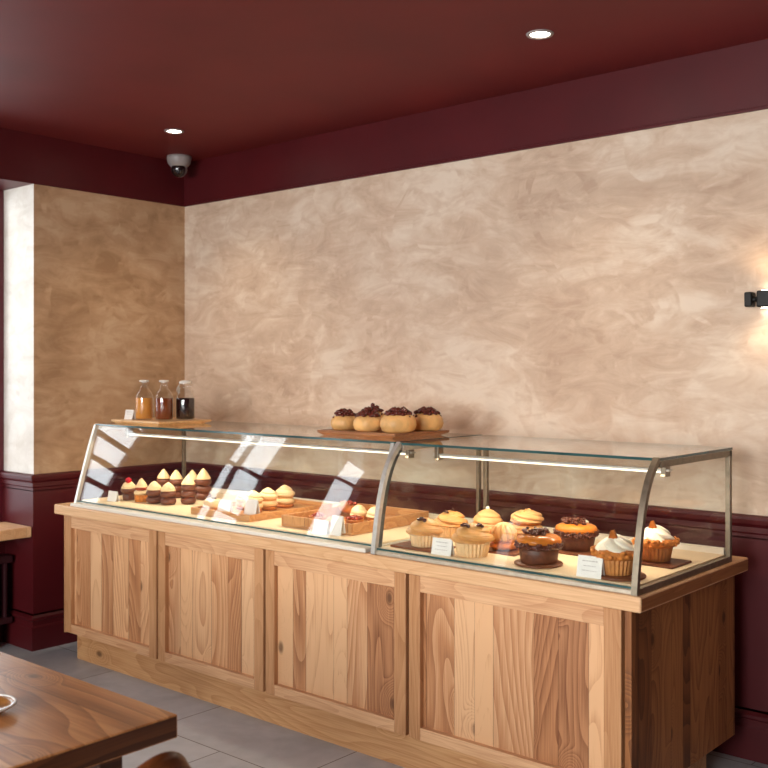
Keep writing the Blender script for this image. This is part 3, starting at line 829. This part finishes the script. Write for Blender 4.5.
# ------------------------------------------------------------------ far case contents
mini_cake(-4.790, 3.385, 'cherry', 'small dark cake with cream and a red cherry on top', 1, .3)
mini_cake(-4.670, 3.385, 'gold', 'small golden cake with a red band and pointed cream, beside the cherry cake', 1, .8)
mini_cake(-4.560, 3.390, 'short', 'small chocolate cake with rounded cream, front row third from the left', 1.05, 1.4)
mini_cake(-4.455, 3.405, 'short', 'small chocolate cake with rounded cream, front row fourth from the left', 1.05, 2.2)
mini_cake(-4.395, 3.495, 'tall', 'tall chocolate cake with cream cone, at the right end of the front row', 1.0, 2.9)
mini_cake(-4.475, 3.665, 'tall', 'tall chocolate cake with sharp cream cone, rightmost of the back row by the tray', 1.1, 3.3)
mini_cake(-4.755, 3.600, 'tall', 'tall chocolate cake with cream cone, leftmost of the back row', 1.0, 4.0)
mini_cake(-4.665, 3.620, 'tall', 'tall chocolate cake with cream cone, second in the back row', 1.0, 4.8)
mini_cake(-4.580, 3.670, 'tall', 'tall chocolate cake with cream cone, third in the back row', 1.0, 5.5)
price_card(-4.835, 3.280, DZ, .078, .058, 'small white card in front of the cherry cake', .05, 0)

def tray(x0, x1, y0, y1, z, wall, label, mat, name='wooden_tray', mat_front=None):
    r = thing(name, label, 'tray', ((x0+x1)/2, (y0+y1)/2, z))
    bm = nb(); box(bm, x0, x1, y0, y1, z, z+.012, .002); wobj('tray_base', bm, mat, r)
    for a in ((x0, x1, y0, y0+.012), (x0, x1, y1-.012, y1), (x0, x0+.012, y0+.012, y1-.012), (x1-.012, x1, y0+.012, y1-.012)):
        bm = nb(); box(bm, a[0], a[1], a[2], a[3], z+.012, z+wall, .002); wobj('tray_side', bm, mat_front if (mat_front and a[3] == y0+.012) else mat, r)
    return r
tray(-4.115, -3.665, 3.265, 3.845, DZ, .034, 'low wooden tray of pale layered cakes in the far case', M['tray'])
TZ = DZ+.0125
doughnut(-4.045, 3.355, TZ, 'round cream doughnut with nuts at the left corner of the tray')
layer_puff(-3.965, 3.49, TZ, 'pale layered cake with cream peak, behind the left tray card', 1.1, .9)
layer_puff(-3.835, 3.44, TZ, 'pale layered cake with cream peak, behind the right tray card', 2.3, 1.12)
layer_puff(-3.855, 3.56, TZ, 'pale layered cake, middle of the row on the tray', 3.1, 1.14)
layer_puff(-3.865, 3.69, TZ, 'pale layered cake, rearmost in the row on the tray', 4.7, 1.16)
price_card(-3.905, 3.30, TZ, .088, .072, 'white card on the tray beside the cream doughnut', .05, 0)
price_card(-3.735, 3.325, TZ, .082, .088, 'tall white card at the near corner of the tray', .05, 0)

tray(-3.47, -3.02, 3.29, 3.845, DZ, .052, 'deep planked wooden crate of small pastries in the far case', M['tray'], 'pastry_crate', M['crate'])
r = thing('twisted_pastry', 'golden brown twisted pastry at the back of the crate', 'pastry', (-3.385, 3.66, TZ))
bm = nb()
pts = []; rd = []
for j in range(30):
    t = j/29; a = t*PI*1.5
    pts.append((-.05+.10*t, .028*math.sin(a*2), .028+.02*math.sin(t*PI)+.008*math.cos(a*3))); rd.append(.026*math.sin(PI*(.12+.76*t))*(1+.18*math.sin(t*40)))
tube(bm, pts, rd, 12); put(r, 'pastry_roll', bm, M['bread_dark'])
bm = nb(); rng = random.Random(5)
crumbs(bm, rng, 14, lambda g: (g.uniform(-.04, .04), g.uniform(-.015, .015), .068+g.uniform(-.004, .004)), .009); put(r, 'jam_topping', bm, M['berry'])
for i, (x, y, lb) in enumerate([(-3.275, 3.62, 'ivory cream puff in the crate, left of two'), (-3.17, 3.62, 'ivory cream puff in the crate, nearest the steel divider')]):
    r = thing('cream_puff', lb, 'pastry', (x, y, TZ), i, 'cream puffs in the crate')
    bm = nb(); soft(bm, .042, 0, .026, .5, seed=i); put(r, 'puff_base', bm, M['bread_dark'])
    bm = nb(); swirl(bm, .044, .022, .050, turns=1.7, lobes=1, amp=.14, p=2, q=.6, seed=i); put(r, 'cream_top', bm, M['butter_cream'])
for i, (x, y, lb) in enumerate([(-3.385, 3.45, 'red jam tart at the front left of the crate'), (-3.185, 3.49, 'red jam tart at the front right of the crate')]):
    r = thing('jam_tart', lb, 'tart', (x, y, TZ), i, 'jam tarts in the crate')
    bm = nb(); lathe(bm, [(0, 0), (.036, 0), (.046, .024), (.043, .026), (.036, .018), (0, .018)], 40, fn=lambda th, t: 1+.03*math.cos(16*th)); put(r, 'tart_shell', bm, M['bread_dark'])
    bm = nb(); rng = random.Random(i+20)
    crumbs(bm, rng, 26, lambda g: (lambda a, q: (q*math.cos(a), q*math.sin(a), .024+.012*(1-q/.04)))(g.uniform(0, 2*PI), .034*math.sqrt(g.random())), .010); put(r, 'jam_filling', bm, M['berry'])
price_card(-3.165, 3.235, DZ, .082, .062, 'white card leaning in front of the planked crate', .05, 2)
price_card(-3.085, 3.252, DZ, .064, .088, 'tall narrow white card at the near corner of the crate', .05, 0)

# ------------------------------------------------------------------ on top of the cases
def top_tray(x0, x1, y0, y1, z, h, inset, label, mat):
    bm = nb()
    lo = [(x0+inset, y0+inset*.5, z), (x1-inset, y0+inset*.5, z), (x1-inset, y1-inset, z), (x0+inset, y1-inset, z)]
    hi = [(x0, y0, z+h), (x1, y0, z+h), (x1, y1, z+h), (x0, y1, z+h)]
    mid = [(x0, y0, z+h*.55), (x1, y0, z+h*.55), (x1, y1, z+h*.55), (x0, y1, z+h*.55)]
    R_ = [[bm.verts.new(p) for p in q] for q in (lo, mid, hi)]
    bm.faces.new(list(reversed(R_[0]))); bm.faces.new(R_[2])
    for a, b in zip(R_, R_[1:]):
        for i in range(4): bm.faces.new((a[i], a[(i+1) % 4], b[(i+1) % 4], b[i]))
    return tag(obj('serving_tray', bm, mat), label, 'tray')
GT = 1.341
top_tray(-5.03, -4.575, 3.41, 3.78, GT, .022, .03, 'flat pale wooden tray carrying three glass bottles on the far case', M['tray_pale'])
top_tray(-3.37, -2.885, 3.43, 3.83, GT, .024, .03, 'flat walnut tray of berry topped buns on the glass case', M['tray_dark'])
TT = GT+.0222
for x, y, mat, kind, lb in [(-4.862, 3.52, 'syrup_caramel', 0, 'glass bottle of light caramel syrup, leftmost on the tray'),
                            (-4.722, 3.555, 'syrup_brown', 0, 'glass bottle of reddish brown syrup between the other two'),
                            (-4.668, 3.665, 'syrup_dark', 1, 'wide glass jar of nearly black preserve with a side clip')]:
    r = thing('syrup_bottle', lb, 'bottle', (x, y, TT), 0, 'syrup bottles on the far case')
    R = .052 if not kind else .056
    fill = .125
    bm = nb()
    nk = .020 if not kind else .033
    prof = [(0, .002), (R*.9, .0), (R, .008), (R, .125), (R*.97, .14), (R*.72, .165), (nk*1.08, .183), (nk, .195), (nk, .208), (nk*1.25, .210), (nk*1.25, .216), (nk*.8, .217)]
    if kind: prof = [(0, .002), (R*.92, .0), (R, .008), (R*1.0, .10), (R*.96, .135), (R*.8, .165), (nk*1.05, .180), (nk, .2), (nk*1.12, .203), (nk*1.12, .209), (nk*.8, .21)]
    lathe(bm, prof, 40); put(r, 'bottle_glass', bm, M['bottle'])
    bm = nb(); lathe(bm, [(0, .006), (R*.86, .006), (R*.93, .012), (R*.93, fill-.003), (R*.9, fill), (0, fill)], 40); put(r, 'syrup', bm, M[mat])
    bm = nb()
    if not kind: lathe(bm, [(0, .212), (nk*.75, .212), (nk*.8, .218), (nk*1.35, .219), (nk*1.4, .226), (nk*1.2, .229), (0, .230)], 28)
    else: lathe(bm, [(0, .206), (nk*.78, .206), (nk*1.1, .2105), (nk*1.1, .218), (nk*.7, .226), (0, .228)], 28)
    put(r, 'stopper', bm, M['ceramic'])
    if kind:
        bm = nb(); tube(bm, [(-nk*1.0-.018*math.sin(PI*t/10)-.004, -.01, .205-.05*t/10) for t in range(11)], .0025, 6)
        tube(bm, [(-nk*1.0-.02-.012*math.cos(a*PI/8), -.01, .172+.016*math.sin(a*PI/8)) for a in range(17)], .0028, 6); put(r, 'wire_clip', bm, M['steel'])
price_card(-4.955, 3.475, TT, .074, .056, 'small white card beside the bottles on top of the far case', .05, 2)
for x, y, R, s, lb in [(-3.295, 3.54, .066, .4, 'leftmost berry topped bun on the walnut tray'),
                       (-3.130, 3.525, .069, 1.3, 'berry topped bun second from the left in the front row'),
                       (-2.957, 3.535, .080, 2.1, 'largest berry topped bun at the front corner of the tray'),
                       (-2.945, 3.735, .077, 3.6, 'rightmost berry topped bun at the rear corner of the tray'),
                       (-3.288, 3.735, .068, 4.4, 'back row berry topped bun on the left, half hidden'),
                       (-3.118, 3.735, .068, 5.2, 'back row berry topped bun in the middle, mostly hidden')]:
    topped_bun(x, y, TT, R, lb, s, 1.17 if lb.startswith('back') else 1.04)

# ------------------------------------------------------------------ ceiling and wall fittings
for x, y, lb in [(-2.227, 3.578, 'round recessed ceiling light nearer the camera at the right'), (-4.744, 3.644, 'small round recessed ceiling light above the far case near the camera dome')]:
    r = thing('recessed_light', lb, 'ceiling light', (x, y, HC), 0, 'recessed ceiling lights')
    bm = nb(); lathe(bm, [(.040, -.001), (.044, -.006), (.054, -.006), (.058, 0), (.040, 0)], 40); put(r, 'trim_ring', bm, M['white'])
    bm = nb(); lathe(bm, [(0, -.0015), (.041, -.0015), (.041, -.0005), (0, -.0005)], 40); put(r, 'lamp_disc', bm, M['lamp'])
    ld = bpy.data.lights.new('downlight', 'SPOT'); ld.energy = 26; ld.color = (1, .84, .64); ld.spot_size = 1.9; ld.spot_blend = .8; ld.shadow_soft_size = .04
    lo = bpy.data.objects.new('downlight', ld); C.objects.link(lo); lo.location = (0, 0, -.02); lo.parent = r

r = thing('security_camera', 'white dome security camera on the maroon ceiling in the corner', 'security camera', (-5.285, 4.10, HC))
bm = nb(); lathe(bm, [(0, 0), (.078, 0), (.080, -.012), (.074, -.045), (.060, -.062), (.052, -.070), (0, -.070)], 44); put(r, 'mount', bm, M['white'])
bm = nb()
blob(bm, (0, 0, -.084), .052, (1, 1, 1), 4, 0, 1, 0); put(r, 'camera_ball', bm, M['white'])
bm = nb()
dirv = Vector((.652, -.758, -.35)).normalized()
q = dirv.to_track_quat('Z', 'Y').to_matrix().to_4x4()
lathe(bm, [(0, .018), (.043, .018), (.0465, .022), (.046, .030), (.036, .042), (.020, .050), (0, .053)], 36)
bmesh.ops.transform(bm, matrix=Matrix.Translation((0, 0, -.084)) @ q, verts=bm.verts[:])
put(r, 'lens_dome', bm, M['dome'])

sx, sz = -1.548, 1.946
r = thing('wall_sconce', 'black up and down wall lamp on the plaster at the right edge', 'wall lamp', (sx, YB, sz))
bm = nb(); box(bm, sx-.014, sx+.046, YB-.062, YB-.012, sz-.034, sz+.036, .006); wobj('lamp_body', bm, M['black'], r)
bm = nb(); box(bm, sx, sx+.032, YB-.013, YB, sz-.025, sz+.025, .003); wobj('wall_plate', bm, M['black'], r)
bm = nb(); tube(bm, [(sx-.036, YB-.037, sz+.001), (sx-.028, YB-.037, sz+.001), (sx-.020, YB-.037, sz+.001), (sx-.012, YB-.037, sz+.001)], [.018, .011, .011, .018], 16); wobj('swivel_joint', bm, M['black'], r)
bm = nb(); box(bm, sx-.066, sx-.034, YB-.062, YB-.014, sz-.031, sz+.032, .006); wobj('end_knob', bm, M['black'], r)
for s in (1, -1):
    bm = nb(); lathe(bm, [(0, .0365*s), (.017, .0365*s), (.017, .0375*s), (0, .0375*s)], 24, (.016, -.037, 0)); put(r, 'lamp_disc', bm, M['lamp'])
    ld = bpy.data.lights.new('sconce_light', 'SPOT'); ld.energy = 1.5; ld.color = (1, .76, .5); ld.spot_size = 2.6; ld.spot_blend = .9; ld.shadow_soft_size = .015
    lo = bpy.data.objects.new('sconce_light', ld); C.objects.link(lo); lo.location = (.016, -.09, .06*s); lo.parent = r
    if s > 0: lo.rotation_euler = (PI, 0, 0)

# ------------------------------------------------------------------ foreground table, plate, chair
TX0, TX1, TY0, TY1 = -3.95, -2.126, .78, 1.645
r = thing('dining_table', 'dark stained wooden table with a thick top in the foreground', 'table', ((TX0+TX1)/2, (TY0+TY1)/2, 0))
bm = nb(); box(bm, TX0, TX1, TY0, TY1, .688, .75, .004, mi=1)
for f in bm.faces:
    f.normal_update()
    if f.normal.z > .9: f.material_index = 0
wobj('tabletop', bm, [M['table'], M['table_edge']], r)
for x in (TX0+.1, TX1-.17):
    for y in (TY0+.1, TY1-.17):
        bm = nb(); box(bm, x, x+.07, y, y+.07, 0, .69, .004); wobj('leg', bm, M['table_edge'], r)
r = thing('saucer', 'white rimmed shallow dish with amber glaze at the left end of the table', 'dish', (-2.512, 1.318, .75))
bm = nb(); lathe(bm, [(0, 0), (.035, 0), (.042, .004), (.072, .018), (.076, .024), (.074, .026), (.060, .019), (.036, .009), (0, .008)], 48); put(r, 'dish_body', bm, M['amber_bowl'])
bm = nb(); lathe(bm, [(.0715, .0185), (.0785, .022), (.0785, .027), (.073, .0275), (.0715, .0245), (.0715, .0185)], 48); put(r, 'dish_rim', bm, M['ceramic'])

r = thing('wooden_chair', 'dark wooden chair with rounded backrest at the near end of the table', 'chair', (-1.98, 1.39, 0))
bm = nb(); box(bm, -2.20, -1.86, 1.19, 1.59, .43, .46, .012); wobj('seat', bm, M['chair'], r)
bm = nb()
pts = [(-1.885+.03*math.sin(PI*(j/16)), 1.285+.21*(j/16), .685+.008*math.sin(PI*j/16)) for j in range(17)]
rows = []
for j, p in enumerate(pts):
    t = j/16; hgt = .098*max(.12, (1-(2*t-1)**2))**.5
    ring = []
    for k in range(14):
        a = 2*PI*k/14
        ring.append(bm.verts.new((p[0]+.013*math.cos(a), p[1], p[2]+hgt*math.sin(a))))
    rows.append(ring)
for a, b in zip(rows, rows[1:]):
    for k in range(14):
        f = bm.faces.new((a[k], a[(k+1) % 14], b[(k+1) % 14], b[k])); f.smooth = True
bm.faces.new(list(reversed(rows[0]))); bm.faces.new(rows[-1])
wobj('backrest', bm, M['chair'], r)
for y in (1.34, 1.44):
    bm = nb(); tube(bm, [(-1.862, y, .40), (-1.872, y, .55), (-1.872, y, .70)], .012, 10); wobj('back_post', bm, M['chair'], r)
for x in (-2.17, -1.885):
    for y in (1.22, 1.56):
        bm = nb(); tube(bm, [(x, y, 0), (x, y, .435)], [.013, .018], 10); wobj('leg', bm, M['chair'], r)

# ------------------------------------------------------------------ light, world, camera
w = bpy.data.worlds.new('daylight'); scene.world = w; w.use_nodes = True
bg = w.node_tree.nodes['Background']; bg.inputs[0].default_value = (.86, .93, 1.0, 1); bg.inputs[1].default_value = 1.6

def area(name, loc, rot, sx, sy, e, col, spread=PI):
    d = bpy.data.lights.new(name, 'AREA'); d.shape = 'RECTANGLE'; d.size = sx; d.size_y = sy; d.energy = e; d.color = col; d.spread = spread
    o = bpy.data.objects.new(name, d); C.objects.link(o); o.location = loc; o.rotation_euler = rot
    return o
# daylight outside the left windows (facing +X) and outside the front windows (facing +Y)
area('window_daylight', (-6.7, .4, 2.3), (0, -PI/2+.25, 0), 2.8, 7.0, 255, (.97, .98, 1))
area('shopfront_daylight', (-1.7, YF-.9, 2.4), (PI/2-.35, 0, 0), 5.2, 3.0, 1250, (1, .97, .94))

cam = bpy.data.cameras.new('camera'); co = bpy.data.objects.new('camera', cam); C.objects.link(co)
co.location = (0, 0, 1.65); co.rotation_euler = (PI/2, 0, math.radians(40.7))
cam.sensor_width = 36; cam.sensor_fit = 'HORIZONTAL'; cam.lens = 1007/768*36; cam.shift_y = -14/768
cam.clip_start = .05
cam.dof.use_dof = True; cam.dof.focus_distance = 4.3; cam.dof.aperture_fstop = 4.5
scene.camera = co
scene.cycles.transparent_max_bounces = 32
scene.cycles.max_bounces = 12
scene.cycles.sample_clamp_indirect = 6
scene.view_settings.view_transform = 'Standard'
scene.view_settings.look = 'None'
scene.view_settings.exposure = 0.1
